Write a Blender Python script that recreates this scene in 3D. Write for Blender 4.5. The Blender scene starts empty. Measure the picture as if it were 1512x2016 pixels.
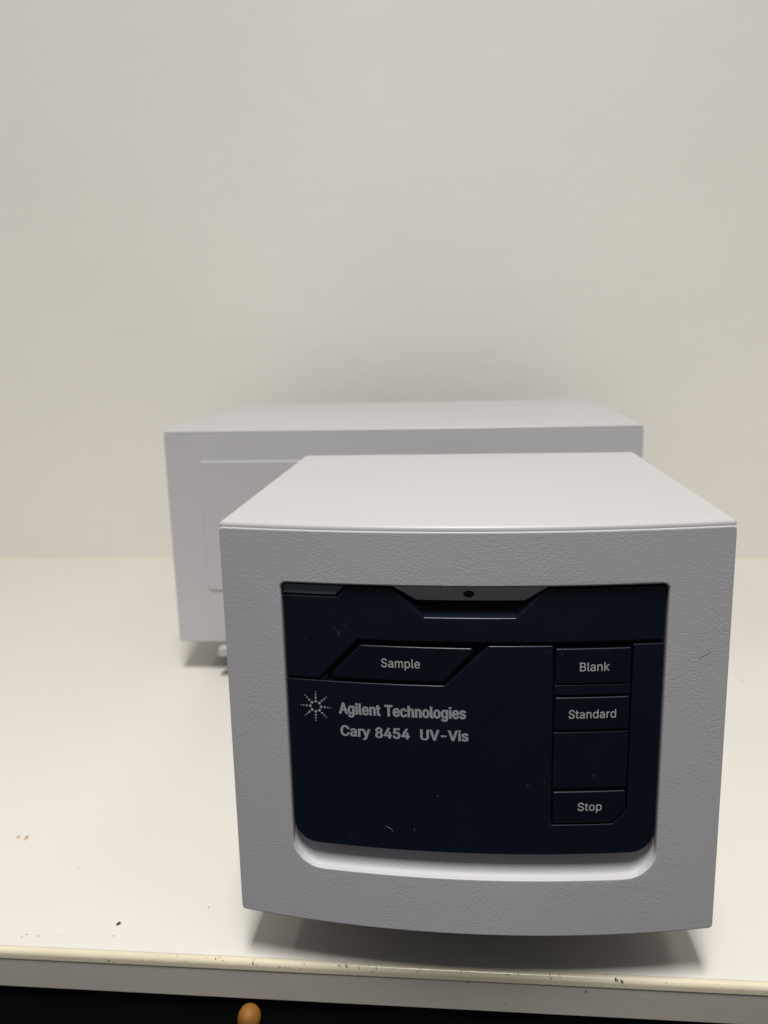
import bpy, bmesh, math, random
from mathutils import Vector, Matrix, noise
from mathutils.geometry import tessellate_polygon, delaunay_2d_cdt
random.seed(7)
sc = bpy.context.scene
col = sc.collection
MM = 0.001

# ------------------------------------------------------------------ camera
RIGHT = Vector((0.99562066, 0.09040822, -0.02378786))
UP = Vector((0.00442722, 0.20857194, 0.97799701))
FWD = Vector((-0.09338045, 0.97381934, -0.20725827))
cd = bpy.data.cameras.new('camera')
cam = bpy.data.objects.new('camera', cd)
col.objects.link(cam)
cd.sensor_fit = 'VERTICAL'
cd.sensor_height = 5.6
cd.sensor_width = 4.2
cd.lens = 5.6 * 1599.25 / 2016.0
cd.clip_start = 0.01
cd.clip_end = 50
rot = Matrix((RIGHT, UP, -FWD)).transposed()
cam.matrix_world = Matrix.Translation((0.00899, -0.28407, 0.25038)) @ rot.to_4x4()
cd.dof.use_dof = True
cd.dof.focus_distance = 0.292
cd.dof.aperture_fstop = 2.0
sc.camera = cam

# ------------------------------------------------------------------ world, lamps, exposure
world = bpy.data.worlds.new('World')
sc.world = world
world.use_nodes = True
bg = world.node_tree.nodes['Background']
bg.inputs['Color'].default_value = (0.94, 0.96, 1.0, 1)
bg.inputs['Strength'].default_value = 0.105
sc.view_settings.view_transform = 'Standard'
sc.view_settings.look = 'None'
sc.view_settings.exposure = 0.0
sc.view_settings.gamma = 1.0


def lamp(name, loc, sx, sy, power, colr, tilt=0.0, spread=180):
    ld = bpy.data.lights.new(name, 'AREA')
    ld.shape = 'RECTANGLE'
    ld.size = sx
    ld.size_y = sy
    ld.energy = power
    ld.color = colr
    ld.spread = math.radians(spread)
    o = bpy.data.objects.new(name, ld)
    o.location = loc
    o.rotation_euler = (math.radians(tilt), 0, 0)
    col.objects.link(o)


lamp('ceiling_lamp', (0.02, -0.64, 2.15), 0.30, 0.78, 28.6, (0.992, 0.982, 0.945), 0, 125)
lamp('ceiling_lamp', (-1.64, -0.55, 2.15), 0.2, 0.75, 6.0, (0.992, 0.98, 0.93), 0, 150)
lamp('ceiling_lamp', (1.0, -0.60, 2.15), 0.45, 0.6, 4.0, (0.992, 0.98, 0.93), 0, 150)


# ------------------------------------------------------------------ materials
def mat(name, base, rough=0.5, spec=0.5, bump=None, tint=None, specks=None, coat=0.0):
    """bump: list of (scale, distance, kind); tint: (scale, amount); specks: (scale, threshold, colour)"""
    m = bpy.data.materials.new(name)
    m.use_nodes = True
    nt = m.node_tree
    b = nt.nodes['Principled BSDF']
    b.inputs['Roughness'].default_value = rough
    b.inputs['Specular IOR Level'].default_value = spec
    b.inputs['Coat Weight'].default_value = coat
    b.inputs['Base Color'].default_value = (*base, 1)
    tc = nt.nodes.new('ShaderNodeTexCoord')
    out = None
    if tint:
        n = nt.nodes.new('ShaderNodeTexNoise')
        n.inputs['Scale'].default_value = tint[0]
        n.inputs['Detail'].default_value = 5
        nt.links.new(tc.outputs['Object'], n.inputs['Vector'])
        r = nt.nodes.new('ShaderNodeMapRange')
        r.inputs['From Min'].default_value = 0.3
        r.inputs['From Max'].default_value = 0.7
        r.inputs['To Min'].default_value = 1 - tint[1]
        r.inputs['To Max'].default_value = 1 + tint[1]
        nt.links.new(n.outputs['Fac'], r.inputs['Value'])
        mx = nt.nodes.new('ShaderNodeMix')
        mx.data_type = 'RGBA'
        mx.blend_type = 'MULTIPLY'
        mx.inputs['Factor'].default_value = 1
        mx.inputs['A'].default_value = (*base, 1)
        nt.links.new(r.outputs['Result'], mx.inputs['B'])
        out = mx.outputs['Result']
    if specks:
        for sp in specks:
            v = nt.nodes.new('ShaderNodeTexVoronoi')
            v.inputs['Scale'].default_value = sp[0]
            nt.links.new(tc.outputs['Object'], v.inputs['Vector'])
            # each cell has its own speck size; most cells have none
            sep = nt.nodes.new('ShaderNodeSeparateColor')
            nt.links.new(v.outputs['Color'], sep.inputs['Color'])
            pw = nt.nodes.new('ShaderNodeMath'); pw.operation = 'POWER'
            nt.links.new(sep.outputs[0], pw.inputs[0]); pw.inputs[1].default_value = sp[3]
            ml = nt.nodes.new('ShaderNodeMath'); ml.operation = 'MULTIPLY'
            nt.links.new(pw.outputs[0], ml.inputs[0]); ml.inputs[1].default_value = sp[1]
            lt = nt.nodes.new('ShaderNodeMath'); lt.operation = 'LESS_THAN'
            nt.links.new(v.outputs['Distance'], lt.inputs[0]); nt.links.new(ml.outputs[0], lt.inputs[1])
            mm = nt.nodes.new('ShaderNodeMath'); mm.operation = 'MULTIPLY'
            nt.links.new(lt.outputs[0], mm.inputs[0]); mm.inputs[1].default_value = sp[4]
            mx = nt.nodes.new('ShaderNodeMix')
            mx.data_type = 'RGBA'
            nt.links.new(mm.outputs[0], mx.inputs['Factor'])
            if out: nt.links.new(out, mx.inputs['A'])
            else: mx.inputs['A'].default_value = (*base, 1)
            mx.inputs['B'].default_value = (*sp[2], 1)
            out = mx.outputs['Result']
    if out: nt.links.new(out, b.inputs['Base Color'])
    last = None
    for (scale, dist, kind) in (bump or []):
        if kind == 'grain':
            # leather-like mould texture: fine wrinkles warped by a coarser noise
            w = nt.nodes.new('ShaderNodeTexNoise')
            w.inputs['Scale'].default_value = scale
            w.inputs['Detail'].default_value = 2.5
            w.inputs['Roughness'].default_value = 0.45
            w.inputs['Distortion'].default_value = 0.9
            mp = nt.nodes.new('ShaderNodeMapping')
            mp.inputs['Scale'].default_value = (0.8, 1, 1.0)
            nt.links.new(tc.outputs['Object'], mp.inputs['Vector'])
            nt.links.new(mp.outputs['Vector'], w.inputs['Vector'])
            cr = nt.nodes.new('ShaderNodeMapRange')
            cr.interpolation_type = 'SMOOTHSTEP'
            cr.inputs['From Min'].default_value = 0.40
            cr.inputs['From Max'].default_value = 0.60
            nt.links.new(w.outputs['Fac'], cr.inputs['Value'])
            pn = nt.nodes.new('ShaderNodeTexNoise')      # patches of stronger and weaker grain
            pn.inputs['Scale'].default_value = 50
            pn.inputs['Detail'].default_value = 3
            nt.links.new(tc.outputs['Object'], pn.inputs['Vector'])
            pr = nt.nodes.new('ShaderNodeMapRange')
            pr.inputs['From Min'].default_value = 0.38; pr.inputs['From Max'].default_value = 0.62
            pr.inputs['To Min'].default_value = 0.5; pr.inputs['To Max'].default_value = 1.0
            nt.links.new(pn.outputs['Fac'], pr.inputs['Value'])
            pm = nt.nodes.new('ShaderNodeMath'); pm.operation = 'MULTIPLY'
            nt.links.new(cr.outputs['Result'], pm.inputs[0]); nt.links.new(pr.outputs['Result'], pm.inputs[1])
            h = pm.outputs[0]
        else:
            w = nt.nodes.new('ShaderNodeTexNoise')
            w.inputs['Scale'].default_value = scale
            w.inputs['Detail'].default_value = 3
            nt.links.new(tc.outputs['Object'], w.inputs['Vector'])
            h = w.outputs['Fac']
        bp = nt.nodes.new('ShaderNodeBump')
        bp.inputs['Strength'].default_value = 1.0
        bp.inputs['Distance'].default_value = dist
        nt.links.new(h, bp.inputs['Height'])
        if last: nt.links.new(last, bp.inputs['Normal'])
        last = bp.outputs['Normal']
    if last: nt.links.new(last, b.inputs['Normal'])
    return m


PL = (0.527, 0.514, 0.540)
M_grain = mat('grained_grey_plastic', PL, 0.5, 0.4, [(1250, 0.000030, 'grain')], (14, 0.03))
M_plastic = mat('smooth_grey_plastic', (0.505, 0.496, 0.503), 0.36, 0.4, [(2600, 0.00001, 'n')], (8, 0.02))
M_fine = mat('fine_grey_plastic', PL, 0.5, 0.4, [(1800, 0.000012, 'grain')], (10, 0.025))
M_navy = mat('navy_plastic', (0.0038, 0.0074, 0.0165), 0.31, 0.45, [(3000, 0.000006, 'n')], (60, 0.10),
             [(330, 0.16, (0.10, 0.11, 0.13), 20, 0.35)])
M_navy2 = mat('navy_key_plastic', (0.0032, 0.0056, 0.0120), 0.31, 0.45, [(3000, 0.000006, 'n')], (60, 0.10),
              [(300, 0.14, (0.10, 0.11, 0.13), 22, 0.35)])
M_slate = mat('slate_insert', (0.14, 0.18, 0.205), 0.45, 0.45, [(3000, 0.00001, 'n')], (80, 0.12))
M_black = mat('black_gap', (0.003, 0.003, 0.004), 0.7, 0.2, None, (50, 0.2))
M_print = mat('grey_print', (0.36, 0.38, 0.405), 0.5, 0.35, None, (300, 0.06))
M_print2 = mat('key_print', (0.50, 0.50, 0.51), 0.5, 0.35, None, (300, 0.06))
M_wall = mat('cream_wall_paint', (0.88, 0.846, 0.790), 0.75, 0.25, [(22, 0.0006, 'n'), (60, 0.0004, 'n'), (420, 0.00008, 'n')], (3.0, 0.03))
M_bench = mat('off_white_laminate', (0.705, 0.674, 0.624), 0.26, 0.45, [(25, 0.00012, 'n')], (5, 0.012),
              [(38, 0.055, (0.45, 0.40, 0.33), 9, 0.7), (70, 0.10, (0.58, 0.54, 0.46), 14, 0.6)])
M_edge = mat('yellowed_edge_strip', (0.70, 0.635, 0.475), 0.22, 0.5, [(90, 0.0002, 'n')], (40, 0.05),
             [(330, 0.26, (0.25, 0.21, 0.15), 10, 0.7)])
M_fascia = mat('bench_fascia', (0.50, 0.465, 0.42), 0.5, 0.35, [(40, 0.0002, 'n')], (22, 0.05),
               [(190, 0.12, (0.10, 0.09, 0.07), 16, 0.8)])
M_dark = mat('dark_drawer_paint', (0.0022, 0.0030, 0.0034), 0.6, 0.2, [(300, 0.0001, 'n')], (20, 0.3))
M_wood = mat('orange_varnished_wood', (0.26, 0.11, 0.018), 0.55, 0.3, [(200, 0.0002, 'n')], (90, 0.3))
M_floor = mat('dark_floor', (0.02, 0.02, 0.022), 0.6, 0.3, None, (5, 0.3))
M_caulk = mat('wall_joint_sealant', (0.74, 0.66, 0.50), 0.5, 0.4, None, (20, 0.06))
M_mark = mat('dark_mark', (0.03, 0.025, 0.02), 0.8, 0.2, None, (300, 0.4))
M_mark2 = mat('brown_stain', (0.50, 0.36, 0.20), 0.8, 0.2, None, (300, 0.4))
M_rubber = mat('black_rubber', (0.02, 0.02, 0.02), 0.8, 0.3, None, (80, 0.2))
M_metal = mat('brushed_grey_rail', (0.42, 0.42, 0.41), 0.45, 0.5, None, (120, 0.08))
M_lint = mat('lint', (0.45, 0.46, 0.46), 0.8, 0.2, None, (300, 0.2))

# ------------------------------------------------------------------ helpers
ROOT = Vector((-0.015, 0.27, 0.0))


def link(name, bm, m, parent=None, off=None, smooth=True, ang=34, weighted=True):
    me = bpy.data.meshes.new(name)
    bm.normal_update()
    bm.to_mesh(me)
    bm.free()
    if off is not None:
        me.transform(Matrix.Translation(-off))
    me.materials.append(m)
    o = bpy.data.objects.new(name, me)
    col.objects.link(o)
    if parent: o.parent = parent
    if smooth:
        for p in me.polygons: p.use_smooth = True
        me.set_sharp_from_angle(angle=math.radians(ang))
        if weighted:
            w = o.modifiers.new('normals', 'WEIGHTED_NORMAL')
            w.keep_sharp = True
    return o


def contour(pts, rad, inset=0.0, seg=6):
    """rounded polygon (counter-clockwise), every edge moved inward by inset; constant point count"""
    n = len(pts)
    L = []
    for i in range(n):
        a = Vector(pts[i]); b = Vector(pts[(i + 1) % n])
        d = (b - a).normalized()
        nn = Vector((-d.y, d.x))
        L.append((a + nn * inset, d))
    res = []
    for i in range(n):
        p0, d0 = L[i - 1]; p1, d1 = L[i]
        cr = d0.x * d1.y - d0.y * d1.x
        if abs(cr) < 1e-6: P = p1.copy()
        else:
            t = ((p1 - p0).x * d1.y - (p1 - p0).y * d1.x) / cr
            P = p0 + d0 * t
        r0 = rad[i] if isinstance(rad, (list, tuple)) else rad
        if r0 <= 0:
            res.append(P); continue
        r = max(r0 - inset, 0.02) if cr > 0 else r0 + inset
        th = math.atan2(cr, d0.dot(d1))
        tl = r * abs(math.tan(th / 2))
        s = 1 if cr > 0 else -1
        a = P - d0 * tl
        c = a + Vector((-d0.y, d0.x)) * r * s
        for k in range(seg + 1):
            ang = th * k / seg
            v = a - c
            res.append(c + Vector((v.x * math.cos(ang) - v.y * math.sin(ang), v.x * math.sin(ang) + v.y * math.cos(ang))))
    return res


def loft(bm, rings):
    """rings: list of lists of 3-vectors with equal length, outside -> joined by quads; returns vert rings"""
    V = [[bm.verts.new(p) for p in r] for r in rings]
    for A, B in zip(V, V[1:]):
        n = len(A)
        for i in range(n):
            j = (i + 1) % n
            bm.faces.new((A[i], A[j], B[j], B[i]))
    return V


def cap(bm, loops, flip=False):
    co = [[v.co.copy() for v in l] for l in loops]
    flat = [v for l in loops for v in l]
    for t in tessellate_polygon(co):
        f = [flat[i] for i in t]
        try: fc = bm.faces.new(f)
        except ValueError: continue


def slices(bm, step, lo, hi):
    x = lo
    while x < hi:
        g = bm.verts[:] + bm.edges[:] + bm.faces[:]
        bmesh.ops.bisect_plane(bm, geom=g, dist=1e-5, plane_co=(x, 0, 0), plane_no=(1, 0, 0))
        x += step


class Face:
    """curved front: u across from the middle, v up from the bottom edge, d depth behind the skin (all mm)"""
    def __init__(s, X, Y, Zb, W, bul): s.X, s.Y, s.Zb, s.W, s.bul = X, Y, Zb, W, bul
    def y(s, u): return s.Y - s.bul * (1 - (u / (s.W / 2)) ** 2)
    def w(s, u, v, d): return Vector((s.X + u, s.y(u) + d, s.Zb + v)) * MM
    def bend(s, bm):
        for vt in bm.verts:
            u, v, d = vt.co
            vt.co = s.w(u, v, d)
        bmesh.ops.recalc_face_normals(bm, faces=bm.faces[:])


FR = Face(12.6, 0, 26.9, 184.2, 9.42)
RE = Face(-35.69, 293.84, 26.0, 344.0, 3.0)


def uvd(c, d): return [Vector((p.x, p.y, d)) for p in c]


def plate(name, pts, rad, d0, d1, bev, m, parent, face=FR, off=ROOT, seg=5, step=3.0, back=False):
    """slab whose front lies d0 behind the curved skin and whose back is at d1, with a rounded front edge"""
    bm = bmesh.new()
    rings = []
    K = 3
    for k in range(K + 1):
        a = math.pi / 2 * k / K
        rings.append(uvd(contour(pts, rad, bev * (1 - math.sin(a)), seg), d0 + bev * (1 - math.cos(a))))
    rings.append(uvd(contour(pts, rad, 0, seg), d1))
    V = loft(bm, rings)
    cap(bm, [V[0]])
    if back: cap(bm, [V[-1]])
    us = [p[0] for p in pts]
    slices(bm, step, math.floor(min(us) / step) * step, max(us))
    face.bend(bm)
    return link(name, bm, m, parent, off)


def slab(name, pts, rad, z0, z1, fil, m, parent, off=ROOT, seg=5, K=5, bottom=True):
    """horizontal plan outline (mm) raised from z0 to z1 with a rounded upper edge"""
    bm = bmesh.new()
    rings = []
    for k in range(K + 1):
        a = math.pi / 2 * k / K
        rings.append([Vector((p.x, p.y, z1 - fil * (1 - math.cos(a)))) * MM for p in contour(pts, rad, fil * (1 - math.sin(a)), seg)])
    rings.append([Vector((p.x, p.y, z0)) * MM for p in contour(pts, rad, 0, seg)])
    V = loft(bm, rings)
    cap(bm, [V[0]])
    if bottom: cap(bm, [V[-1]])
    bmesh.ops.recalc_face_normals(bm, faces=bm.faces[:])
    return link(name, bm, m, parent, off, ang=28)


def box(bm, x0, x1, y0, y1, z0, z1, bev=0.0, seg=2):
    """box in mm with bevelled edges"""
    r = bmesh.ops.create_cube(bm, size=1)
    vs = r['verts']
    for v in vs:
        v.co = Vector(((x0 + x1) / 2 + v.co.x * (x1 - x0), (y0 + y1) / 2 + v.co.y * (y1 - y0), (z0 + z1) / 2 + v.co.z * (z1 - z0))) * MM
    if bev > 0:
        es = {e for v in vs for e in v.link_edges}
        bmesh.ops.bevel(bm, geom=list(es), offset=bev * MM, segments=seg, profile=0.5, affect='EDGES')


def rect(u0, v0, u1, v1): return [(u0, v0), (u1, v0), (u1, v1), (u0, v1)]


# ------------------------------------------------------------------ the instrument
inst = bpy.data.objects.new('spectrophotometer', None)
inst.location = ROOT
col.objects.link(inst)
inst['label'] = 'light grey spectrophotometer on the bench, with navy keypad front and wider plain rear housing'
inst['category'] = 'spectrophotometer'


def plan_front(F, depth_front, y_back, inset=0.0, n=36):
    """plan outline, counter-clockwise seen from above, following the curved front"""
    h = F.W / 2 - inset
    p = [(F.X - h + 2 * h * k / n, F.y(-h + 2 * h * k / n) + depth_front) for k in range(n + 1)]
    r = [1.2] + [0] * (n - 1) + [1.2]
    p += [(F.X + h, y_back), (F.X - h, y_back)]
    r += [2.5, 2.5]
    return p, r


# front cover: one moulded shell with the rounded opening and the scooped recess below the keypad
H = [(-69.2, 22.0), (69.2, 22.0), (69.2, 137.8), (-69.2, 137.8)]


def hole(inset, vb, rb=11.5, rt=2.2):
    s = 69.2 - inset
    return contour([(-s, vb), (s, vb), (s, 137.8 - inset), (-s, 137.8 - inset)], [rb, rb, rt, rt], 0, 8)


bm = bmesh.new()
hr = []
for k in range(4):
    a = math.pi / 2 * k / 3
    o = 0.8 * (1 - math.sin(a))
    hr.append(uvd(hole(-o, 22.0 - o * 0.6, 11.5 + o, 2.2 + o), 0.8 * (1 - math.cos(a))))
for k in range(1, 13):
    a = math.radians(84) * k / 12
    hr.append(uvd(hole(0.1 + 0.25 * k / 12, 22.0 + 17.0 * (1 - math.cos(a)), 11.5), 0.8 + 5.6 * math.sin(a)))
hr.append(uvd(hole(0.4, 41.0, 11.5), 12.5))
Vh = loft(bm, hr)
cap(bm, [Vh[-1]])
OUT = [(-92.95, -2.4), (92.95, -2.4), (92.1, 157.8), (-92.1, 157.8)]
orr = []
for k in range(5):
    a = math.pi / 2 * k / 4
    b = 0.65
    orr.append(uvd(contour(OUT, 1.5, b * (1 - math.sin(a)), 4), b * (1 - math.cos(a))))
orr.append(uvd(contour(OUT, 1.5, 0, 4), 17.9))
Vo = loft(bm, orr)
cap(bm, [Vo[0], Vh[0]])
cap(bm, [Vo[-1]])
slices(bm, 3.0, -93, 93)
FR.bend(bm)
front_cover = link('front_cover', bm, M_grain, inst, ROOT, ang=30)
front_cover['label'] = 'grained light grey front cover with scooped opening'

# grip tab hanging over the finger notch, slanting inward, with its small round window
bm = bmesh.new()
A = [(-27.8, 137.75, 0.35), (26.8, 137.75, 0.35), (19.2, 131.9, 3.4), (-19.3, 131.9, 3.4)]
B = [(-27.8, 137.75, 8.5), (26.8, 137.75, 8.5), (19.2, 131.9, 8.5), (-19.3, 131.9, 8.5)]
va = [bm.verts.new(p) for p in A]; vb = [bm.verts.new(p) for p in B]
bm.faces.new(va)
for i in range(4): bm.faces.new((va[i], va[(i + 1) % 4], vb[(i + 1) % 4], vb[i]))
bmesh.ops.bevel(bm, geom=[e for e in bm.edges if e.verts[0] in va and e.verts[1] in va and abs(e.verts[0].co.y - 137.75) + abs(e.verts[1].co.y - 137.75) > 0.1], offset=0.25, segments=2, affect='EDGES')
slices(bm, 3.0, -30, 30)
FR.bend(bm)
tab = link('tab', bm, M_fine, inst, ROOT)
bm = bmesh.new()
sl = Vector((0, -5.85, 3.05)).normalized()
nr = Vector((0, -3.05, -5.85)).normalized()
C0 = Vector((-0.7, 134.9, 1.84))
rings = []
for (rr, h) in ((0.5, 0.10), (1.5, 0.10), (1.75, 0.06), (1.95, 0.12), (2.1, -0.3)):
    rings.append([C0 + Vector((math.cos(t), 0, 0)) * rr + sl * (-math.sin(t)) * rr * 0.86 + nr * h
                  for t in [2 * math.pi * i / 28 for i in range(28)]])
V = loft(bm, rings)
bm.faces.new(V[0])
FR.bend(bm)
link('window', bm, M_navy, tab, ROOT)

# keypad: backing, cover, lower panel, buttons, fillers
plate('backing_plate', [(-68.2, 34.5), (68.2, 34.5), (68.2, 137.0), (-68.2, 137.0)], [8, 8, 1, 1], 4.55, 5.6, 0.2, M_black, inst, back=True)
UC = [(-68.7, 100.7), (-56.2, 100.7), (-41.2, 116.6), (68.7, 116.6), (68.7, 136.7), (26.3, 136.7), (15.9, 126.0), (-16.6, 126.0),
      (-28.0, 136.7), (-44.4, 136.7), (-48.7, 132.8), (-68.7, 132.8)]
upper = plate('upper_panel', UC, [0.3, 0.4, 0.4, 0.4, 2.0, 0.7, 0.7, 0.7, 0.7, 0.4, 0.4, 0.3], 1.5, 4.5, 0.55, M_navy, inst)
upper['label'] = 'navy upper panel with finger notch'
# finger notch behind the panel edge: a hollow that curves up and inward
bm = bmesh.new()
E0 = [(-28.3, 137.2), (-16.7, 125.85), (16.0, 125.85), (26.6, 137.2)]
def notch(o):
    P = [Vector(p) for p in E0]
    ds = [(P[i + 1] - P[i]).normalized() for i in range(3)]
    ns = [Vector((-d.y, d.x)) for d in ds]
    out = []
    for i in range(4):
        if i == 0: q = P[0] + Vector((o * 1.35, 0))
        elif i == 3: q = P[3] - Vector((o * 1.35, 0))
        else:
            b = (ns[i - 1] + ns[i]).normalized()
            q = P[i] + b * (o / b.dot(ns[i]))
        out.append(q)
    return out
prev = None
for k in range(11):
    a = math.radians(88) * k / 10
    dd = 2.0 + 9.0 * k / 10
    ring = [bm.verts.new((q.x, q.y, dd)) for q in notch(0.05 + 0.42 * (dd - 2.0) + 5.5 * (k / 10) ** 4)]
    if prev:
        for i in range(3): bm.faces.new((prev[i], prev[i + 1], ring[i + 1], ring[i]))
    prev = ring
t0 = bm.verts.new((prev[0].co.x, 139.5, 11.05)); t1 = bm.verts.new((prev[3].co.x, 139.5, 11.05))
bm.faces.new((prev[1], prev[2], t1, t0)); bm.faces.new((prev[0], prev[1], t0)); bm.faces.new((prev[2], prev[3], t1))
slices(bm, 3.0, -30, 30)
FR.bend(bm)
link('finger_notch', bm, M_navy, upper, ROOT, weighted=False)

ins = plate('slate_insert', [(-68.7, 133.35), (-49.0, 133.35), (-45.4, 136.9), (-68.7, 136.9)], [0.3, 0.4, 0.4, 1.5], 1.9, 4.5, 0.3, M_slate, inst)
ins['label'] = 'slate grey corner insert'
LP = [(-68.7, 31.9), (68.7, 31.9), (68.7, 115.4), (57.75, 115.4), (57.6, 49.8), (52.5, 44.4), (29.55, 44.4), (29.25, 115.4), (6.4, 115.4), (-9.7, 99.9), (-68.7, 99.9)]
lower = plate('lower_panel', LP, [9.2, 9.2, 0.4, 0.4, 0.4, 0.6, 0.6, 0.4, 0.5, 0.6, 0.3], 1.5, 4.5, 0.35, M_navy, inst, seg=7)
b_sample = plate('button', [(-52.6, 101.4), (-9.7, 101.4), (2.0, 114.5), (-40.1, 114.7)], [1.2, 0.8, 1.0, 0.7], 1.45, 4.55, 0.45, M_navy2, inst)
b_blank = plate('button', rect(30.15, 100.8, 56.95, 114.3), 0.6, 1.35, 4.55, 0.5, M_navy2, inst)
b_std = plate('button', rect(30.2, 82.8, 57.0, 95.6), 0.6, 1.35, 4.55, 0.5, M_navy2, inst)
b_stop = plate('button', [(30.1, 45.2), (52.4, 45.2), (56.95, 49.9), (56.95, 58.1), (30.1, 58.1)], [0.6, 0.4, 0.4, 0.6, 0.6], 1.35, 4.55, 0.5, M_navy2, inst)
plate('filler_panel', rect(29.95, 96.55, 57.15, 100.3), 0.3, 1.6, 4.5, 0.2, M_navy, inst)
plate('filler_panel', rect(30.0, 59.5, 57.2, 81.9), 0.3, 1.6, 4.5, 0.2, M_navy, inst)
plate('filler_panel', [(-56.6, 100.15), (-53.2, 100.15), (-53.0, 101.8), (-54.0, 102.4)], 0.15, 2.1, 4.4, 0.1, M_navy, inst)
for o, l in ((b_sample, 'slanted Sample button'), (b_blank, 'Blank button'), (b_std, 'Standard button'), (b_stop, 'Stop button with cut corner')):
    o['label'] = l


# ------------------------------------------------------------------ lettering (outlines as bezier data)
def outline(sp, grow, seg=5):
    """one closed bezier outline as points, moved outward by grow to set the weight of the letter"""
    P = []
    n = len(sp)
    for i in range(n):
        a, c = sp[i], sp[(i + 1) % n]
        p0, p1, p2, p3 = Vector(a[2:4]), Vector(a[4:6]), Vector(c[0:2]), Vector(c[2:4])
        for k in range(seg):
            t = k / seg
            P.append(p0 * (1 - t) ** 3 + p1 * 3 * t * (1 - t) ** 2 + p2 * 3 * t * t * (1 - t) + p3 * t ** 3)
    Q = [p for i, p in enumerate(P) if (p - P[i - 1]).length > 1.5]
    n = len(Q)
    R = []
    for i in range(n):
        d0 = (Q[i] - Q[i - 1]).normalized(); d1 = (Q[(i + 1) % n] - Q[i]).normalized()
        m = Vector((-d0.y - d1.y, d0.x + d1.x))
        if m.length < 1e-4: m = Vector((-d0.y, d0.x))
        m.normalize()
        k = max(m.dot(Vector((-d0.y, d0.x))), 0.55)
        R.append(Q[i] + Vector((m.x * grow / k, 0.3 * m.y * grow / k)))
    return R


def winding(loops, p):
    w = 0
    for L in loops:
        for i in range(len(L)):
            a, b = L[i - 1], L[i]
            if (a.y <= p.y) != (b.y <= p.y):
                x = a.x + (b.x - a.x) * (p.y - a.y) / (b.y - a.y)
                if x > p.x: w += 1 if b.y > a.y else -1
    return w


GM = {}
def glyph_mesh(ch, grow):
    """triangles of one character"""
    if (ch, grow) not in GM:
        loops = [outline(sp, grow) for sp in GLYPHS[ch][1]]
        vs, es = [], []
        for L in loops:
            s = len(vs)
            vs += L
            es += [(s + i, s + (i + 1) % len(L)) for i in range(len(L))]
        r = delaunay_2d_cdt(vs, es, [], 1, 1e-4)
        F = []
        for f in r[2]:
            c = sum((r[0][i] for i in f), Vector((0, 0))) / len(f)
            if winding(loops, c) != 0: F.append(f)
        GM[(ch, grow)] = (r[0], F)
    return GM[(ch, grow)]


def lettering(name, text, u0, u1, vbase, caph, bold, m, parent, d, track=0):
    x = 0.0
    bm = bmesh.new()
    for ch in text:
        if ch == ' ':
            x += 250; continue
        V, F = glyph_mesh(ch, bold * 100)
        mv = {}
        for f in F:
            for i in f:
                if i not in mv: mv[i] = bm.verts.new(((V[i].x + x) * .01, V[i].y * .01, 0))
            bm.faces.new([mv[i] for i in f])
        x += GLYPHS[ch][0] + track
    xs = [v.co.x for v in bm.verts]
    a, b = min(xs), max(xs)
    sx = (u1 - u0) / (b - a)
    sy = caph / CAP
    for v in bm.verts:
        v.co = Vector((u0 + (v.co.x - a) * sx, vbase + v.co.y * sy, d + v.co.z))
    slices(bm, 3.0, -93, 93)
    # a thin ink film with a little thickness
    r = bmesh.ops.extrude_face_region(bm, geom=bm.faces[:])
    for g in r['geom']:
        if isinstance(g, bmesh.types.BMVert): g.co.z -= 0.04
    FR.bend(bm)
    return link(name, bm, m, parent, ROOT, smooth=False)


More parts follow.
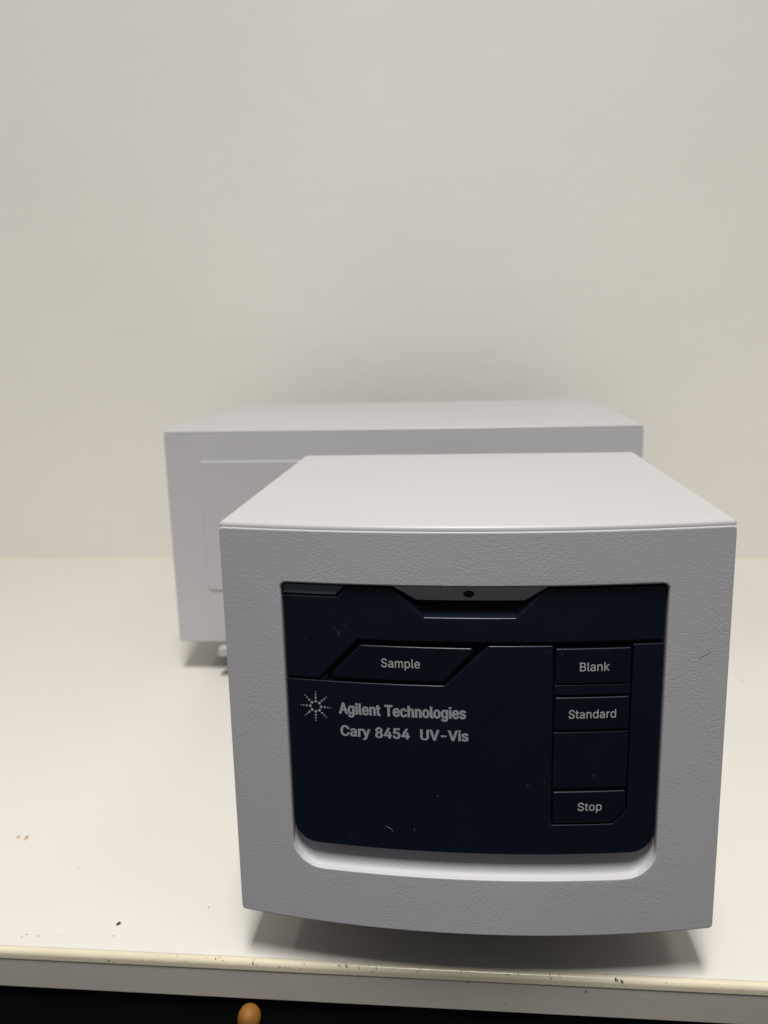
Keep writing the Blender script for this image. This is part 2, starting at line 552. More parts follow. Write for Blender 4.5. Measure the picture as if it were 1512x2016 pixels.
CAP = 7.27 * 0.7
GLYPHS = {"-":[453,[[[263,244,337,244,337,226],[337,207,337,188,263,188],[188,188,114,188,114,207],[114,226,114,244,188,244]]]],
"4":[453,[[[164,105,40,105,40,123],[40,141,40,158,109,275],[178,392,247,509,268,509],[289,509,311,509,243,394],[176,280,109,166,109,165],[109,164,109,163,210,163],[312,163,413,163,413,144],[413,125,413,105,289,105]],[[302,0,282,0,282,40],[282,81,282,121,282,130],[282,138,282,146,282,203],[282,260,282,318,302,318],[322,318,343,318,343,212],[343,106,343,0,322,0]]]],
"5":[453,[[[254,-7,221,-7,191,-7],[164,-1,140,11,116,23],[97,39,83,60,69,81],[61,104,60,130,81,130],[101,130,122,130,124,115],[129,101,138,89,147,77],[159,67,173,60,188,53],[204,50,221,50,242,50],[260,55,276,64,292,74],[305,87,314,104,323,121],[328,141,328,162,328,184],[323,204,314,221,304,238],[291,252,275,262,258,272],[239,277,218,277,201,277],[184,274,167,268,151,263],[138,255,128,246,108,248],[88,250,67,253,77,338],[86,423,96,509,186,509],[276,509,366,509,366,490],[366,471,366,452,294,452],[222,452,151,452,145,402],[139,352,134,301,135,301],[135,301,136,301,147,311],[161,319,178,325,194,331],[211,334,229,334,253,334],[274,329,294,321,313,313],[331,301,345,285,359,270],[371,252,379,231,387,210],[391,188,391,163,391,130],[384,101,369,76,354,50],[334,30,309,15,283,1]]]],
"8":[453,[[[260,-7,226,-7,192,-7],[162,-1,136,11,109,24],[89,40,74,62,59,83],[52,108,52,135,52,157],[56,177,65,195,74,213],[86,229,101,241,116,253],[133,261,153,265,153,265],[153,266,153,267,128,273],[108,287,93,308,78,329],[70,353,70,380,70,406],[77,429,90,450,104,470],[122,486,146,498,169,510],[196,516,226,516,256,516],[283,510,306,498,329,486],[348,470,361,450,375,429],[382,406,382,380,382,353],[374,329,359,308,344,287],[325,273,300,267,300,266],[300,265,300,265,319,261],[336,253,351,241,366,229],[378,213,387,195,396,177],[401,157,401,135,401,108],[393,83,378,62,364,40],[343,24,317,11,291,-1]],[[204,49,226,49,249,49],[268,53,285,60,301,68],[314,78,323,91,332,105],[337,121,337,139,337,158],[332,174,322,189,313,203],[300,214,283,223,266,231],[247,235,226,235,205,235],[186,231,169,223,152,214],[139,203,130,189,120,174],[115,158,115,139,115,121],[120,105,129,91,138,78],[151,68,167,60,184,53]],[[208,290,226,290,244,290],[260,293,274,300,288,307],[299,318,307,330,315,343],[319,358,319,376,319,393],[315,407,308,420,300,433],[289,443,275,449,261,456],[245,460,226,460,208,460],[191,456,177,449,163,443],[152,433,145,420,137,407],[133,393,133,376,133,358],[137,343,145,330,152,318],[163,307,178,300,192,293]]]],
"A":[480,[[[39,0,16,0,78,170],[140,339,201,509,226,509],[251,509,276,509,338,339],[401,170,463,0,440,0],[418,0,395,0,359,101],[323,202,287,302,281,321],[273,344,264,372,255,400],[245,435,232,478,236,478],[241,478,245,478,233,435],[222,399,213,371,204,343],[196,320,191,302,155,202],[120,101,85,0,62,0]],[[197,142,110,142,110,161],[110,180,110,199,197,199],[283,199,370,199,370,180],[370,161,370,142,283,142]]]],
"B":[456,[[[122,0,60,0,60,170],[60,339,60,509,120,509],[181,509,241,509,276,509],[306,503,329,491,352,479],[369,462,381,442,392,422],[398,399,398,374,398,352],[394,334,387,320,379,306],[369,294,356,286,344,277],[330,271,315,267,315,265],[315,264,315,262,331,261],[347,255,363,245,379,235],[392,221,402,203,413,185],[418,163,418,136,418,111],[412,87,400,67,388,46],[370,30,344,18,319,6],[287,0,247,0,184,0]],[[125,115,125,57,165,57],[205,57,245,57,284,57],[313,65,330,80,347,95],[355,114,355,137,355,154],[351,170,342,184,334,198],[321,209,306,218,290,227],[271,231,248,231,207,231],[166,231,125,231,125,173]],[[125,341,125,285,162,285],[200,285,238,285,257,285],[273,289,288,296,303,303],[315,313,323,326,332,339],[336,355,336,372,336,395],[328,414,313,429,297,444],[273,452,240,452,202,452],[163,452,125,452,125,396]]]],
"C":[510,[[[293,-7,267,-7,223,-7],[184,4,150,25,116,46],[89,76,70,115,50,154],[40,201,40,254,40,308],[50,354,70,393,89,432],[116,462,150,484,184,505],[223,516,267,516,293,516],[317,512,340,504,363,497],[384,486,402,471,420,457],[436,439,448,418,460,398],[468,374,473,348,451,348],[430,348,408,348,404,366],[398,381,389,395,381,408],[370,419,357,428,345,438],[331,444,315,449,300,454],[284,456,267,456,236,456],[208,448,184,432,159,417],[139,394,125,364,111,334],[103,297,103,254,103,211],[111,175,125,145,140,115],[159,92,184,76,209,61],[236,53,267,53,284,53],[300,55,315,60,331,65],[345,71,357,81,370,90],[381,101,389,114,398,128],[404,143,408,160,430,160],[451,160,473,160,469,135],[460,111,448,91,436,70],[421,52,402,38,384,23],[363,12,341,5,318,-3]]]],
"S":[447,[[[263,-9,224,-9,187,-9],[155,-3,128,9,100,21],[79,38,64,60,49,82],[40,107,38,137,60,137],[82,137,104,137,106,117],[112,101,123,88,134,75],[149,65,166,59,184,52],[203,49,224,49,247,49],[268,53,286,60,304,68],[319,78,329,92,340,105],[346,121,346,139,346,155],[341,169,332,179,323,189],[311,198,296,205,281,211],[264,217,245,222,224,228],[204,234,184,239,142,251],[109,268,86,289,63,311],[52,339,52,372,52,401],[60,426,75,448,90,469],[111,486,138,498,164,510],[194,516,227,516,261,516],[290,510,316,498,342,486],[362,469,377,449,392,428],[400,404,401,378,380,378],[358,378,337,378,335,403],[323,423,302,437,281,451],[256,459,225,459,203,459],[184,455,167,448,151,441],[138,431,129,418,120,406],[115,391,115,376,115,358],[120,344,131,334,142,323],[154,314,169,308,184,302],[199,297,212,293,230,289],[247,284,264,279,279,275],[295,270,312,264,328,257],[344,248,359,238,373,227],[385,214,395,198,404,181],[408,162,408,139,408,111],[401,86,386,64,372,41],[351,24,323,11,296,-2]]]],
"T":[449,[[[85,452,32,452,32,471],[32,490,32,509,160,509],[288,509,417,509,417,490],[417,471,417,452,363,452],[310,452,257,452,257,301],[257,151,257,0,235,0],[214,0,193,0,193,151],[193,301,193,452,139,452]]]],
"U":[517,[[[299,-8,259,-8,219,-8],[184,0,154,15,124,31],[101,53,85,80,68,107],[60,138,60,173,60,285],[60,397,60,509,81,509],[103,509,124,509,124,399],[124,288,124,178,124,154],[130,132,141,113,152,94],[167,79,187,68,207,57],[231,52,259,52,287,52],[311,57,331,68,351,79],[366,94,377,113,387,132],[393,154,393,178,393,288],[393,399,393,509,414,509],[436,509,457,509,457,397],[457,285,457,173,457,138],[449,107,433,80,416,53],[393,31,363,15,334,0]]]],
"V":[480,[[[229,0,204,0,141,170],[79,339,16,509,39,509],[62,509,84,509,120,408],[156,307,192,206,198,189],[206,166,215,137,224,109],[235,73,248,31,243,31],[239,31,235,31,247,74],[258,110,267,138,276,166],[284,189,290,206,325,307],[360,408,395,509,417,509],[440,509,463,509,401,339],[340,170,278,0,253,0]]]],
"a":[389,[[[182,-9,160,-9,136,-9],[114,-4,94,5,75,14],[59,27,48,45,36,62],[30,83,30,108,30,130],[35,147,43,161,52,175],[63,185,78,193,92,201],[108,207,125,211,143,215],[160,218,178,220,201,223],[219,225,234,227,248,228],[258,231,265,235,272,239],[276,245,276,255,276,255],[276,256,276,257,276,272],[273,286,267,297,261,308],[252,316,240,322,228,328],[213,331,196,331,178,331],[162,328,149,322,136,317],[126,309,118,301,110,292],[104,283,100,274,80,280],[61,285,41,291,50,314],[62,332,79,346,95,360],[113,369,133,375,153,381],[173,384,194,384,208,384],[223,383,239,379,255,376],[271,370,286,360,301,351],[313,338,322,320,332,303],[337,280,337,251,337,168],[337,84,337,0,317,0],[297,0,277,0,277,17],[277,35,277,52,275,52],[274,52,272,52,268,43],[261,34,252,25,243,15],[230,7,215,1,200,-5]],[[155,45,170,45,193,45],[212,50,228,59,243,68],[255,79,263,93,271,107],[276,122,276,138,276,155],[276,173,276,190,273,187],[268,184,259,182,251,180],[242,178,231,176,221,174],[210,172,200,171,190,170],[182,169,175,168,161,166],[147,163,134,159,121,154],[111,148,103,139,96,131],[92,119,92,105,92,92],[95,81,102,72,109,63],[118,57,130,52,142,48]]]],
"c":[396,[[[226,-8,207,-8,173,-8],[143,0,117,16,91,33],[71,56,56,85,41,114],[34,149,34,187,34,227],[41,262,56,291,71,321],[91,343,117,360,143,376],[173,384,207,384,226,384],[243,382,260,377,276,372],[292,365,305,356,319,347],[330,335,340,322,350,309],[357,294,362,277,342,272],[322,267,303,262,300,272],[296,281,290,289,285,297],[278,305,270,311,262,317],[253,322,242,325,232,328],[220,330,207,330,182,330],[161,323,145,310,129,297],[116,280,108,258,100,237],[96,213,96,187,96,162],[100,139,108,117,116,96],[129,79,145,66,161,53],[182,46,207,46,220,46],[232,48,243,52,253,55],[263,60,271,66,279,72],[286,80,292,89,297,97],[301,107,304,117,324,112],[343,107,363,102,358,85],[351,70,341,56,332,43],[320,31,306,21,293,12],[277,4,261,-1,244,-6]]]],
"d":[424,[[[219,-8,195,-8,164,-8],[136,0,111,16,87,32],[68,55,55,84,41,114],[34,149,34,189,34,229],[41,263,55,293,69,322],[88,345,112,361,136,376],[164,384,196,384,219,384],[238,381,253,373,268,365],[279,356,287,346,296,336],[302,327,306,319,308,319],[309,319,311,319,311,382],[311,446,311,509,331,509],[351,509,372,509,372,339],[372,170,372,0,352,0],[332,0,313,0,313,20],[313,39,313,59,311,59],[309,59,307,59,302,51],[295,42,287,31,278,21],[267,12,252,4,238,-4]],[[181,47,205,47,227,47],[247,53,263,65,279,77],[291,94,299,115,308,136],[312,161,312,189,312,217],[308,242,300,263,292,284],[279,300,263,312,247,324],[228,330,205,330,181,330],[161,324,145,311,129,299],[116,282,108,261,100,240],[96,216,96,189,96,162],[100,138,109,117,117,95],[129,78,145,66,161,53]]]],
"e":[404,[[[238,-8,212,-8,175,-8],[143,0,117,16,90,33],[70,56,56,85,41,114],[34,148,34,187,34,226],[41,260,55,290,69,319],[89,343,115,359,141,376],[171,384,205,384,226,384],[246,381,266,374,285,367],[303,356,319,341,335,326],[348,306,357,282,366,258],[371,228,371,194,371,186],[371,178,371,169,272,169],[174,169,75,169,75,187],[75,204,75,221,163,221],[250,221,338,221,329,215],[319,208,310,202,310,227],[306,249,298,269,290,288],[278,303,263,314,247,325],[228,330,205,330,182,330],[163,325,146,313,130,302],[118,288,109,270,100,251],[96,232,96,211,96,200],[96,189,96,178,96,150],[101,126,110,106,120,87],[134,72,151,61,168,51],[189,46,212,46,228,46],[241,48,254,53,266,57],[277,64,285,73,294,82],[301,93,306,105,325,101],[345,96,365,91,359,71],[349,54,335,39,321,24],[303,13,283,4,262,-4]]]],
"g":[425,[[[238,-151,207,-151,179,-151],[155,-147,134,-140,113,-132],[96,-123,82,-110,69,-98],[58,-84,51,-69,67,-60],[84,-50,101,-41,107,-49],[113,-57,122,-66,130,-75],[141,-82,154,-88,168,-94],[186,-97,207,-97,238,-97],[263,-90,282,-75,302,-60],[311,-37,311,-6,311,19],[311,44,311,68,310,68],[308,68,306,68,301,60],[295,51,287,41,278,32],[267,23,252,16,238,8],[219,5,195,5,164,5],[137,12,113,27,88,41],[69,62,55,90,41,118],[34,152,34,191,34,230],[41,264,55,293,69,322],[88,345,112,361,137,376],[165,384,196,384,220,384],[239,381,253,373,268,365],[280,356,288,346,297,336],[303,327,308,319,309,319],[311,319,313,319,313,339],[313,359,313,379,333,379],[353,379,372,379,372,250],[372,121,372,-9,372,-42],[365,-69,350,-90,335,-111],[316,-126,291,-136,266,-146]],[[181,59,205,59,228,59],[248,64,264,75,280,86],[292,101,300,121,308,141],[312,165,312,193,312,220],[308,243,300,264,292,284],[280,301,264,312,248,324],[228,330,205,330,181,330],[161,324,145,312,129,299],[117,283,109,262,100,242],[96,219,96,193,96,166],[100,143,109,123,117,103],[129,87,145,76,162,65]]]],
"h":[410,[[[114,249,114,227,114,151],[114,76,114,0,93,0],[73,0,53,0,53,170],[53,339,53,509,73,509],[93,509,114,509,114,435],[114,361,114,287,110,287],[106,287,102,287,114,322],[131,347,152,362,174,377],[199,384,227,384,253,384],[276,379,295,369,315,358],[330,342,341,321,352,299],[357,273,357,240,357,160],[357,80,357,0,337,0],[316,0,296,0,296,78],[296,157,296,235,296,265],[288,288,273,304,258,321],[237,329,210,329,192,329],[175,325,161,317,146,309],[135,298,126,283,118,267]]]],
"i":[167,[[[73,0,53,0,53,126],[53,253,53,379,73,379],[93,379,114,379,114,253],[114,126,114,0,93,0]],[[95,443,84,443,72,443],[62,447,54,455,45,462],[41,472,41,483,41,494],[45,504,54,512,62,520],[72,524,84,524,95,524],[106,520,114,512,122,504],[126,494,126,483,126,472],[122,462,114,455,106,447]]]],
"k":[381,[[[132,158,110,137,110,162],[110,187,110,212,113,212],[117,212,121,212,175,268],[230,323,284,379,310,379],[335,379,360,379,301,319],[243,259,184,199,182,199],[179,199,177,199,155,178]],[[73,0,53,0,53,170],[53,339,53,509,73,509],[93,509,114,509,114,339],[114,170,114,0,93,0]],[[320,0,294,0,245,62],[197,124,148,186,162,200],[177,214,191,229,252,152],[312,76,372,0,346,0]]]],
"l":[189,[[[147,-2,139,-2,110,-2],[88,5,74,20,60,35],[53,57,53,84,53,226],[53,367,53,509,73,509],[93,509,114,509,114,372],[114,235,114,99,114,81],[116,69,120,62,125,55],[133,52,146,52,152,52],[157,52,160,53,164,53],[167,54,170,54,173,37],[177,20,181,3,175,1],[169,0,162,-1,154,-2]]]],
"m":[610,[[[73,0,53,0,53,126],[53,253,53,379,72,379],[92,379,112,379,112,351],[112,323,112,295,111,295],[109,295,108,295,113,316],[121,332,132,346,144,359],[157,369,172,376,187,383],[203,386,219,386,247,386],[270,378,287,361,305,344],[316,322,321,295,318,295],[315,295,312,295,317,313],[325,329,337,343,349,357],[364,367,381,375,398,382],[416,386,437,386,459,386],[479,381,497,372,515,362],[530,348,541,328,551,309],[557,285,557,255,557,170],[557,85,557,0,536,0],[516,0,496,0,496,85],[496,169,496,254,496,281],[488,301,473,313,457,325],[439,330,419,330,402,330],[387,327,374,320,362,313],[352,303,345,290,339,278],[335,263,335,247,335,165],[335,82,335,0,315,0],[295,0,274,0,274,87],[274,173,274,260,274,281],[267,298,253,311,239,324],[221,330,199,330,185,330],[171,327,158,320,144,313],[134,303,126,289,118,276],[114,258,114,238,114,159],[114,79,114,0,93,0]]]],
"n":[410,[[[114,249,114,227,114,151],[114,76,114,0,93,0],[73,0,53,0,53,126],[53,253,53,379,72,379],[92,379,112,379,112,349],[112,318,112,287,109,287],[106,287,102,287,114,322],[131,347,152,362,174,377],[199,384,227,384,253,384],[276,379,295,369,314,358],[330,342,341,321,352,299],[357,273,357,240,357,160],[357,80,357,0,337,0],[316,0,296,0,296,78],[296,157,296,235,296,265],[288,288,273,304,258,321],[237,329,210,329,192,329],[175,325,161,317,146,309],[135,298,126,283,118,267]]]],
"o":[415,[[[242,-8,207,-8,173,-8],[143,0,117,16,91,33],[71,56,56,85,41,114],[34,149,34,187,34,227],[41,262,56,291,71,321],[91,343,117,360,143,376],[173,384,207,384,242,384],[273,376,299,360,325,343],[345,321,359,291,374,262],[381,227,381,187,381,149],[374,114,359,85,345,56],[325,33,299,16,273,0]],[[182,46,207,46,233,46],[254,53,270,66,287,79],[299,96,307,117,315,139],[319,162,319,187,319,213],[315,236,307,258,299,280],[287,297,270,310,254,323],[233,330,207,330,182,330],[161,323,145,310,129,297],[116,280,108,258,100,237],[96,213,96,187,96,162],[100,139,108,117,116,96],[129,79,145,66,161,53]]]],
"p":[424,[[[73,-143,53,-143,53,31],[53,205,53,379,72,379],[92,379,112,379,112,359],[112,339,112,319,114,319],[116,319,118,319,123,327],[129,336,137,346,145,356],[157,365,171,373,186,381],[205,384,229,384,261,384],[289,376,313,361,337,345],[356,322,370,293,383,263],[390,229,390,189,390,149],[383,114,370,84,356,55],[337,32,313,16,289,0],[261,-8,229,-8,206,-8],[187,-4,173,4,158,12],[146,21,138,31,130,42],[123,51,118,59,117,59],[115,59,114,59,114,-8],[114,-76,114,-143,93,-143]],[[197,47,220,47,244,47],[263,53,279,66,295,78],[308,95,316,117,324,138],[328,162,328,189,328,216],[324,240,316,261,308,282],[296,299,280,311,264,324],[244,330,220,330,197,330],[177,324,161,312,145,300],[133,284,125,263,117,242],[113,217,113,189,113,161],[117,136,125,115,133,94],[146,77,162,65,178,53]]]],
"r":[259,[[[73,0,53,0,53,126],[53,253,53,379,72,379],[92,379,112,379,112,360],[112,340,112,321,113,321],[114,321,115,321,122,340],[135,355,152,367,170,379],[190,385,213,385,218,385],[223,385,229,384,235,384],[240,384,243,384,243,363],[243,343,243,322,242,323],[237,323,230,324,223,325],[215,326,207,326,189,326],[173,322,159,315,145,307],[134,297,126,284,118,270],[114,255,114,237,114,158],[114,79,114,0,93,0]]]],
"s":[365,[[[211,-8,182,-8,156,-8],[133,-4,112,3,92,11],[75,23,62,38,49,53],[40,72,36,94,55,98],[74,102,94,107,99,86],[109,70,124,60,139,50],[158,45,181,45,208,45],[229,51,244,62,260,74],[268,87,268,103,268,116],[263,127,254,136,245,144],[231,151,212,155,191,160],[170,165,149,170,115,178],[89,191,72,208,55,225],[47,247,47,274,47,296],[53,315,65,332,77,348],[94,361,115,370,136,380],[160,384,187,384,213,384],[235,380,254,372,272,365],[287,353,299,339,310,325],[319,309,324,290,305,286],[287,281,268,277,263,292],[255,304,243,316,230,327],[212,333,187,333,165,333],[146,327,131,317,116,306],[109,293,109,277,109,263],[114,252,124,243,134,235],[150,228,172,223,191,218],[210,214,229,209,264,201],[290,188,306,171,323,154],[331,133,331,107,331,84],[325,64,312,47,300,30],[282,16,260,6,237,-3]]]],
"t":[227,[[[138,379,204,379,204,362],[204,344,204,327,138,327],[72,327,6,327,6,344],[6,362,6,379,72,379]],[[65,345,65,471,85,471],[106,471,126,471,126,347],[126,222,126,98,126,81],[129,69,136,61,143,54],[154,50,170,50,174,50],[179,50,185,51,191,52],[197,53,202,54,206,36],[209,19,213,2,207,0],[200,-2,192,-3,184,-4],[176,-4,168,-4,136,-4],[110,4,92,21,74,38],[65,62,65,93,65,219]]]],
"y":[389,[[[51,-140,47,-139,52,-121],[57,-103,61,-86,65,-86],[68,-87,71,-87,83,-90],[94,-91,104,-89,114,-87],[122,-82,130,-74,138,-66],[145,-53,151,-36,155,-24],[159,-13,163,-1,114,126],[66,252,17,379,40,379],[62,379,84,379,111,305],[138,230,165,155,174,132],[181,109,187,87,193,64],[199,42,206,21,198,21],[191,21,184,21,190,42],[196,64,202,87,209,110],[216,132,224,155,251,230],[278,305,305,379,327,379],[349,379,371,379,316,234],[260,88,204,-58,196,-78],[187,-94,177,-107,166,-120],[153,-129,139,-136,125,-142],[109,-145,91,-145,81,-145],[72,-144,65,-143,57,-142]]]]}
CAP = max(q[3] for sp in GLYPHS['S'][1] for q in sp) * .01
lettering('sample_lettering', 'Sample', -32.6, -18.4, 106.55, 3.35, 0.06, M_print2, b_sample, 1.43, 12)
lettering('blank_lettering', 'Blank', 38.8, 49.4, 105.75, 3.3, 0.06, M_print2, b_blank, 1.33, 12)
lettering('standard_lettering', 'Standard', 35.2, 52.3, 87.5, 3.3, 0.06, M_print2, b_std, 1.33, 12)
lettering('stop_lettering', 'Stop', 39.4, 48.3, 50.3, 3.3, 0.06, M_print2, b_stop, 1.33, 12)
lettering('brand_lettering', 'Agilent Technologies', -49.2, -1.8, 87.25, 4.35, 0.42, M_print, lower, 1.48, 22)
lettering('model_lettering', 'Cary 8454  UV-Vis', -48.8, -0.9, 78.35, 4.1, 0.36, M_print, lower, 1.48, 20)
# starburst emblem: eight rays of four dots
bm = bmesh.new()
for ray in range(8):
    a = math.radians(45 * ray + 1.5)
    for rad_, rd in ((2.05, 0.53), (3.5, 0.40), (4.7, 0.30), (5.75, 0.22)):
        c = Vector((-58.0 + math.sin(a) * rad_, 89.35 + math.cos(a) * rad_, 1.44))
        ring = [bm.verts.new((c.x + rd * math.cos(t), c.y + rd * math.sin(t), 1.44)) for t in [2 * math.pi * i / 12 for i in range(12)]]
        base = [bm.verts.new((v.co.x, v.co.y, 1.49)) for v in ring]
        bm.faces.new(ring)
        for i in range(12): bm.faces.new((ring[i], ring[(i + 1) % 12], base[(i + 1) % 12], base[i]))
FR.bend(bm)
link('starburst_emblem', bm, M_print, lower, ROOT, smooth=False)

# small marks on the front: lint, smudge, scuff
def streak(name, pts, w, d, m, parent, face=FR):
    bm = bmesh.new()
    n = len(pts)
    L = []; Rr = []
    for i, p in enumerate(pts):
        a = Vector(pts[max(i - 1, 0)]); b = Vector(pts[min(i + 1, n - 1)])
        t = (b - a).normalized(); q = Vector((-t.y, t.x)) * w * (0.25 + math.sin(math.pi * (i + .3) / (n - .4)) * 0.75) / 2
        L.append(bm.verts.new((p[0] + q.x, p[1] + q.y, d))); Rr.append(bm.verts.new((p[0] - q.x, p[1] - q.y, d)))
    for i in range(n - 1): bm.faces.new((L[i], L[i + 1], Rr[i + 1], Rr[i]))
    face.bend(bm)
    return link(name, bm, m, parent, ROOT, smooth=False)

streak('lint', [(-32.6, 41.6), (-31.7, 41.5), (-30.8, 41.1), (-30.1, 40.5), (-29.6, 39.8)], 0.16, 1.42, M_lint, lower)
streak('lint', [(-21.5, 41.5), (-21.45, 41.0), (-21.5, 40.5)], 0.10, 1.42, M_lint, lower)
streak('scuff', [(80.9, 109.4), (82.2, 110.1), (83.6, 110.5), (84.6, 111.0), (86.0, 111.9)], 0.30, -0.03, mat('scuff', (0.27, 0.235, 0.23), 0.7), front_cover)
streak('smudge', [(-48.6, 119.9), (-48.2, 119.3), (-48.0, 118.6), (-48.1, 118.0)], 0.9, 1.47, mat('smudge_pale', (0.028, 0.030, 0.032), 0.7), upper)
streak('smudge', [(-50.6, 121.4), (-49.8, 120.8), (-49.2, 120.3)], 0.6, 1.47, mat('smudge_faint', (0.016, 0.018, 0.021), 0.7), upper)

# housing behind the front cover, its top cover, base
p, r = plan_front(FR, 17.9, 171.5, inset=0.4)
slab('front_housing', p, r, 24.6, 184.4, 0.3, M_plastic, inst, K=2)
p, r = plan_front(FR, 0.45, 171.9)
tc_ = slab('top_cover', p, r, 184.73, 186.75, 1.8, M_plastic, inst, K=7)
p, r = plan_front(RE, 12.0, 535.0, inset=0.4)
slab('rear_housing', p, r, 26.0, 186.6, 0.3, M_plastic, inst, K=2)
p, r = plan_front(RE, 0.0, 535.4)
slab('top_cover', p, r, 187.0, 189.0, 1.6, M_plastic, inst, K=6)
rc = plate('rear_cover', rect(-172.0, 0, 172.0, 160.8), 1.6, 0.0, 12.0, 0.6, M_fine, inst, face=RE, step=12.0, back=True)
plate('raised_panel', rect(-145.9, 41.5, 167.5, 140.4), [4, 4, 1.5, 1.5], -0.9, 0.5, 0.8, M_fine, inst, face=RE, step=12.0)
bm = bmesh.new(); box(bm, -204, 133, 535.3, 537.5, 28, 182, 0.4)  # unseen black plate, added to cut bounce light on the wall behind
o = link('added_shade_panel', bm, M_black, inst, ROOT)
o['label'] = 'unseen black panel added behind the rear housing to darken the wall'
# optical bench under both units, and the rail that shows between them
bm = bmesh.new(); box(bm, -60, 95, 60, 520, 12, 25.5, 2)
link('base_plate', bm, M_black, inst, ROOT)
bm = bmesh.new(); box(bm, -174, 60, 281, 291, 18.6, 24.6, 0.8)
link('rail', bm, M_metal, inst, ROOT)
bm = bmesh.new(); box(bm, -170, 60, 291.3, 310, 19.5, 25.8, 0.8)
link('rail_bracket', bm, M_black, inst, ROOT)
for (x, y) in ((-30, 80), (75, 80), (-150, 350), (95, 350), (-150, 510), (95, 510)):
    bm = bmesh.new()
    R1 = [[Vector((x + rr * math.cos(t), y + rr * math.sin(t), z)) * MM for t in [2 * math.pi * i / 20 for i in range(20)]]
          for rr, z in ((7.5, 0.0), (8.5, 1.2), (8.5, 11), (9, 26.5))]
    V = loft(bm, R1); bm.faces.new(V[0]); bm.faces.new(V[-1])
    bmesh.ops.recalc_face_normals(bm, faces=bm.faces[:])
    link('foot', bm, M_rubber, inst, ROOT)

# ------------------------------------------------------------------ bench, wall, what is under the bench
BO = Vector((-0.1, 0.3, -0.018))
bench = bpy.data.objects.new('laboratory_bench', None)
bench.location = BO
col.objects.link(bench)
bench['label'] = 'off-white laminate bench top with yellowed chipped front edge strip under the instrument'
bench['category'] = 'bench'
bm = bmesh.new(); box(bm, -1500, 1300, 2.15, 633.9, -17.5, 0, 0.05, 1)
link('bench_top', bm, M_bench, bench, BO, smooth=False)
bm = bmesh.new()
prof = [(1.95, -2.2), (1.95, -0.02), (1.7, 0.02)] + [(1.7 - 2.3 * math.sin(t), -2.28 + 2.3 * math.cos(t)) for t in [math.pi / 2 * k / 9 for k in range(1, 10)]] + [(-0.6, -4.0), (0.2, -4.0)]
xs = [-1500 + 2800 * i / 280 for i in range(281)]
rows = [[bm.verts.new(Vector((x, q[0], q[1])) * MM) for q in prof] for x in xs]
for a, b in zip(rows, rows[1:]):
    for i in range(len(prof) - 1): bm.faces.new((a[i], a[i + 1], b[i + 1], b[i]))
bmesh.ops.recalc_face_normals(bm, faces=bm.faces[:])
edge = link('edge_strip', bm, M_edge, bench, BO, ang=50, weighted=False)
bm = bmesh.new(); box(bm, -1500, 1300, -0.3, 2.1, -18.2, -3.6, 0.25, 2)
fascia = link('fascia', bm, M_fascia, bench, BO)

def arc_pt(x, t, h=0.05):
    """point on the rounded strip; t = 0 top, 1 front"""
    a = math.pi / 2 * t
    return Vector((x, 1.7 - (2.3 + h) * math.sin(a), -2.28 + (2.3 + h) * math.cos(a))) * MM

def chip(bm, x, t, wx, wt, h=0.05):
    wx *= 1.25; wt *= 1.1
    n = 10
    vs = []
    for i in range(n):
        a = 2 * math.pi * i / n
        k = 0.65 + 0.5 * random.random()
        vs.append(bm.verts.new(arc_pt(x + wx * k * math.cos(a) + 0.3 * wt * math.sin(a), t + wt * k * math.sin(a))))
    c = bm.verts.new(arc_pt(x, t, h + 0.01))
    for i in range(n): bm.faces.new((vs[i], vs[(i + 1) % n], c))
bm = bmesh.new()
chips = [(-97.2, .3, .12, .10), (-93.3, .35, .25, .12), (-92.0, .2, .1, .2), (-90.3, .5, .22, .08), (-77.3, .65, .28, .16), (-77.1, .25, .1, .2), (-75.9, .8, .15, .06),
         (-55.9, .4, .12, .1), (-41.3, .45, .3, .12), (-40.5, .42, .1, .18), (-38.7, .35, .14, .2), (-38.1, .5, .22, .16), (-33.0, .55, .14, .2), (-29.2, .2, .1, .18),
         (-25.9, .5, .16, .16), (-7.8, .4, .1, .25), (8.6, .4, .1, .2), (43.9, .3, .1, .25), (44.4, .7, .25, .08), (47.9, .35, .08, .3), (31.5, .3, .1, .2),
         (69.7, .5, .3, .2), (70.4, .58, .22, .2), (71.8, .6, .22, .22), (72.4, .72, .22, .2), (89.2, .6, .16, .08), (-110.0, .1, .08, .2), (-125, .85, .2, .06), (-66, .85, .3, .05), (-64, .9, .25, .05), (-62, .85, .2, .04)]
for c in chips: chip(bm, *c)
for i in range(60):
    x = random.uniform(-200, 130)
    chip(bm, x, random.choice((.1, .8, .9, .95)) + random.uniform(-.05, .05), random.uniform(.05, .14), random.uniform(.02, .05))
o = link('chip', bm, M_mark, edge, BO, smooth=False, ang=30)
o['kind'] = 'stuff'
bm = bmesh.new()
for (x, z, s) in ((11.4, -5.0, .45), (36.2, -5.8, .2), (47.5, -4.2, .35), (58.2, -6.6, .5), (42.1, -4.3, .2), (33.7, -5.3, .2), (-70, -7, .2), (-25, -9, .15), (20, -11, .2)):
    vs = [bm.verts.new(Vector((x + s * (.6 + .4 * random.random()) * math.cos(t), -0.34, z + s * .8 * math.sin(t))) * MM) for t in [2 * math.pi * i / 9 for i in range(9)]]
    bm.faces.new(vs)
o = link('speck', bm, M_mark, fascia, BO, smooth=False)
o['kind'] = 'stuff'

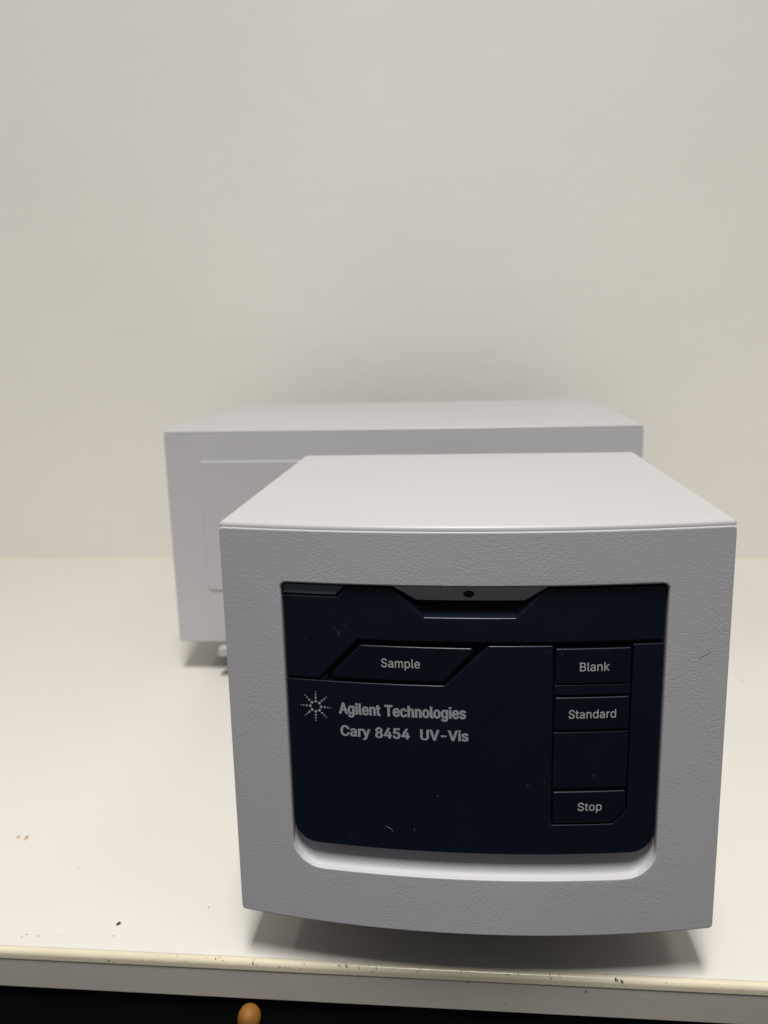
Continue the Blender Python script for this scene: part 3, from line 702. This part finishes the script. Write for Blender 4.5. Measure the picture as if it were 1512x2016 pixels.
# crumbs and stains lying on the bench
def blob(name, x, y, rx, ry, h, m, label, cat, group=None, tail=0):
    bm = bmesh.new()
    n = 12
    ks = [0.7 + 0.5 * random.random() for _ in range(n)]
    rings = []
    for f, z in ((1.0, 0.02), (0.8, h * .7), (0.35, h)):
        rings.append([Vector((rx * f * ks[i] * math.cos(2 * math.pi * i / n) - (tail * f if i in (7, 8) else 0),
                              ry * f * ks[i] * math.sin(2 * math.pi * i / n) - (tail * 1.6 * f if i in (8, 9) else 0), z)) * MM for i in range(n)])
    V = loft(bm, rings); bm.faces.new(V[-1])
    bmesh.ops.recalc_face_normals(bm, faces=bm.faces[:])
    o = link(name, bm, m, None, None, weighted=False)
    o.location = (x * MM, y * MM, 0.0001)
    o['label'] = label
    o['category'] = cat
    if group: o['group'] = group
blob('crumb', -142.3, 18.3, 0.75, 0.7, 0.5, M_mark, 'largest black crumb on the bench, left of the instrument near the front edge', 'crumb', 'crumbs on the bench', 0.5)
CR = [(-180.3, 8.9, .3, 'tiny dark speck on the bench, farther back of the pair by the left front edge'),
      (-181.7, 7.3, .25, 'tiny dark speck on the bench, nearer of the pair by the left front edge'),
      (-174.8, 8.3, .34, 'small dark speck on the bench just right of the pair of tiny specks'),
      (-164.8, 9.1, .2, 'faint single speck on the bench between the dark speck and the black crumb'),
      (-141.6, 10.3, .25, 'tiny speck on the bench just in front of the black crumb'),
      (-105.5, 30.6, .35, 'brownish speck on the bench beside the lower left corner of the keypad unit'),
      (-178.7, 55.1, .3, 'lone grey speck on the bare bench at left, in front of the brown stain'),
      (214.0, 293.4, .7, 'small grey speck on the bench right of the keypad unit')]
for x, y, s, l in CR:
    blob('crumb', x, y, s, s, 0.15, M_mark, l, 'crumb', 'crumbs on the bench')
blob('stain', -217.6, 77.1, 1.0, 2.3, 0.03, M_mark2, 'brown dried stain, larger of the two at the left of the bench', 'stain', 'stains on the bench')
blob('stain', -222.5, 77.8, 1.2, 1.0, 0.03, M_mark2, 'pale brown dried stain, smaller of the two at the far left of the bench', 'stain', 'stains on the bench')

bm = bmesh.new(); box(bm, -2200, 2200, 634.0, 734, -800, 1500, 0)
o = link('wall', bm, M_wall, None, None, smooth=False); o['kind'] = 'structure'
o['label'] = 'plain cream painted wall behind the bench'
# sealant bead where bench meets wall
bm = bmesh.new()
rows = []
for i in range(141):
    x = -1500 + 20 * i
    k = 1.6 + 0.5 * noise.noise(Vector((x * .02, 0, 0)))
    rows.append([bm.verts.new(Vector((x, 633.98 - k * (1 - math.sin(t)), 0.02 + k * (1 - math.cos(t)))) * MM) for t in [math.pi / 2 * j / 5 for j in range(6)]])
for a, b in zip(rows, rows[1:]):
    for i in range(5): bm.faces.new((a[i], a[i + 1], b[i + 1], b[i]))
bmesh.ops.recalc_face_normals(bm, faces=bm.faces[:])
link('sealant_bead', bm, M_caulk, bench, BO, ang=60, weighted=False)

bm = bmesh.new(); box(bm, -2200, 2200, -3000, 633, -860, -800, 0)
o = link('floor', bm, M_floor, None, None, smooth=False); o['kind'] = 'structure'
o['label'] = 'dark floor below the bench'

CO = Vector((-0.1, 0.35, -0.8))
cab = bpy.data.objects.new('cabinet', None)
cab.location = CO
col.objects.link(cab)
cab['label'] = 'dark cabinet under the bench with a small round orange wooden knob'
cab['category'] = 'cabinet'
bm = bmesh.new(); box(bm, -900, 700, 20, 600, -800, -18.4, 0.1, 1)
link('cabinet_body', bm, M_dark, cab, CO)
bm = bmesh.new(); box(bm, -330, 230, 2.2, 19.5, -260, -21, 1.5)
df = link('drawer_front', bm, M_dark, cab, CO)
bm = bmesh.new()
kx, kz = -79.6, -25.2
prof = [(0.0, -8.0), (1.9, -7.8), (3.4, -6.9), (4.5, -5.2), (4.9, -3.0), (4.5, -0.6), (3.4, 1.0), (2.6, 1.6), (2.5, 1.9), (2.5, 2.15)]
R1 = [[Vector((kx + rr * math.cos(t), y, kz + 1.12 * rr * math.sin(t))) * MM for t in [2 * math.pi * i / 28 for i in range(28)]] for rr, y in prof[1:]]
V = loft(bm, R1); bm.faces.new(V[0])
bmesh.ops.recalc_face_normals(bm, faces=bm.faces[:])
link('knob', bm, M_wood, df, CO, ang=60, weighted=False)
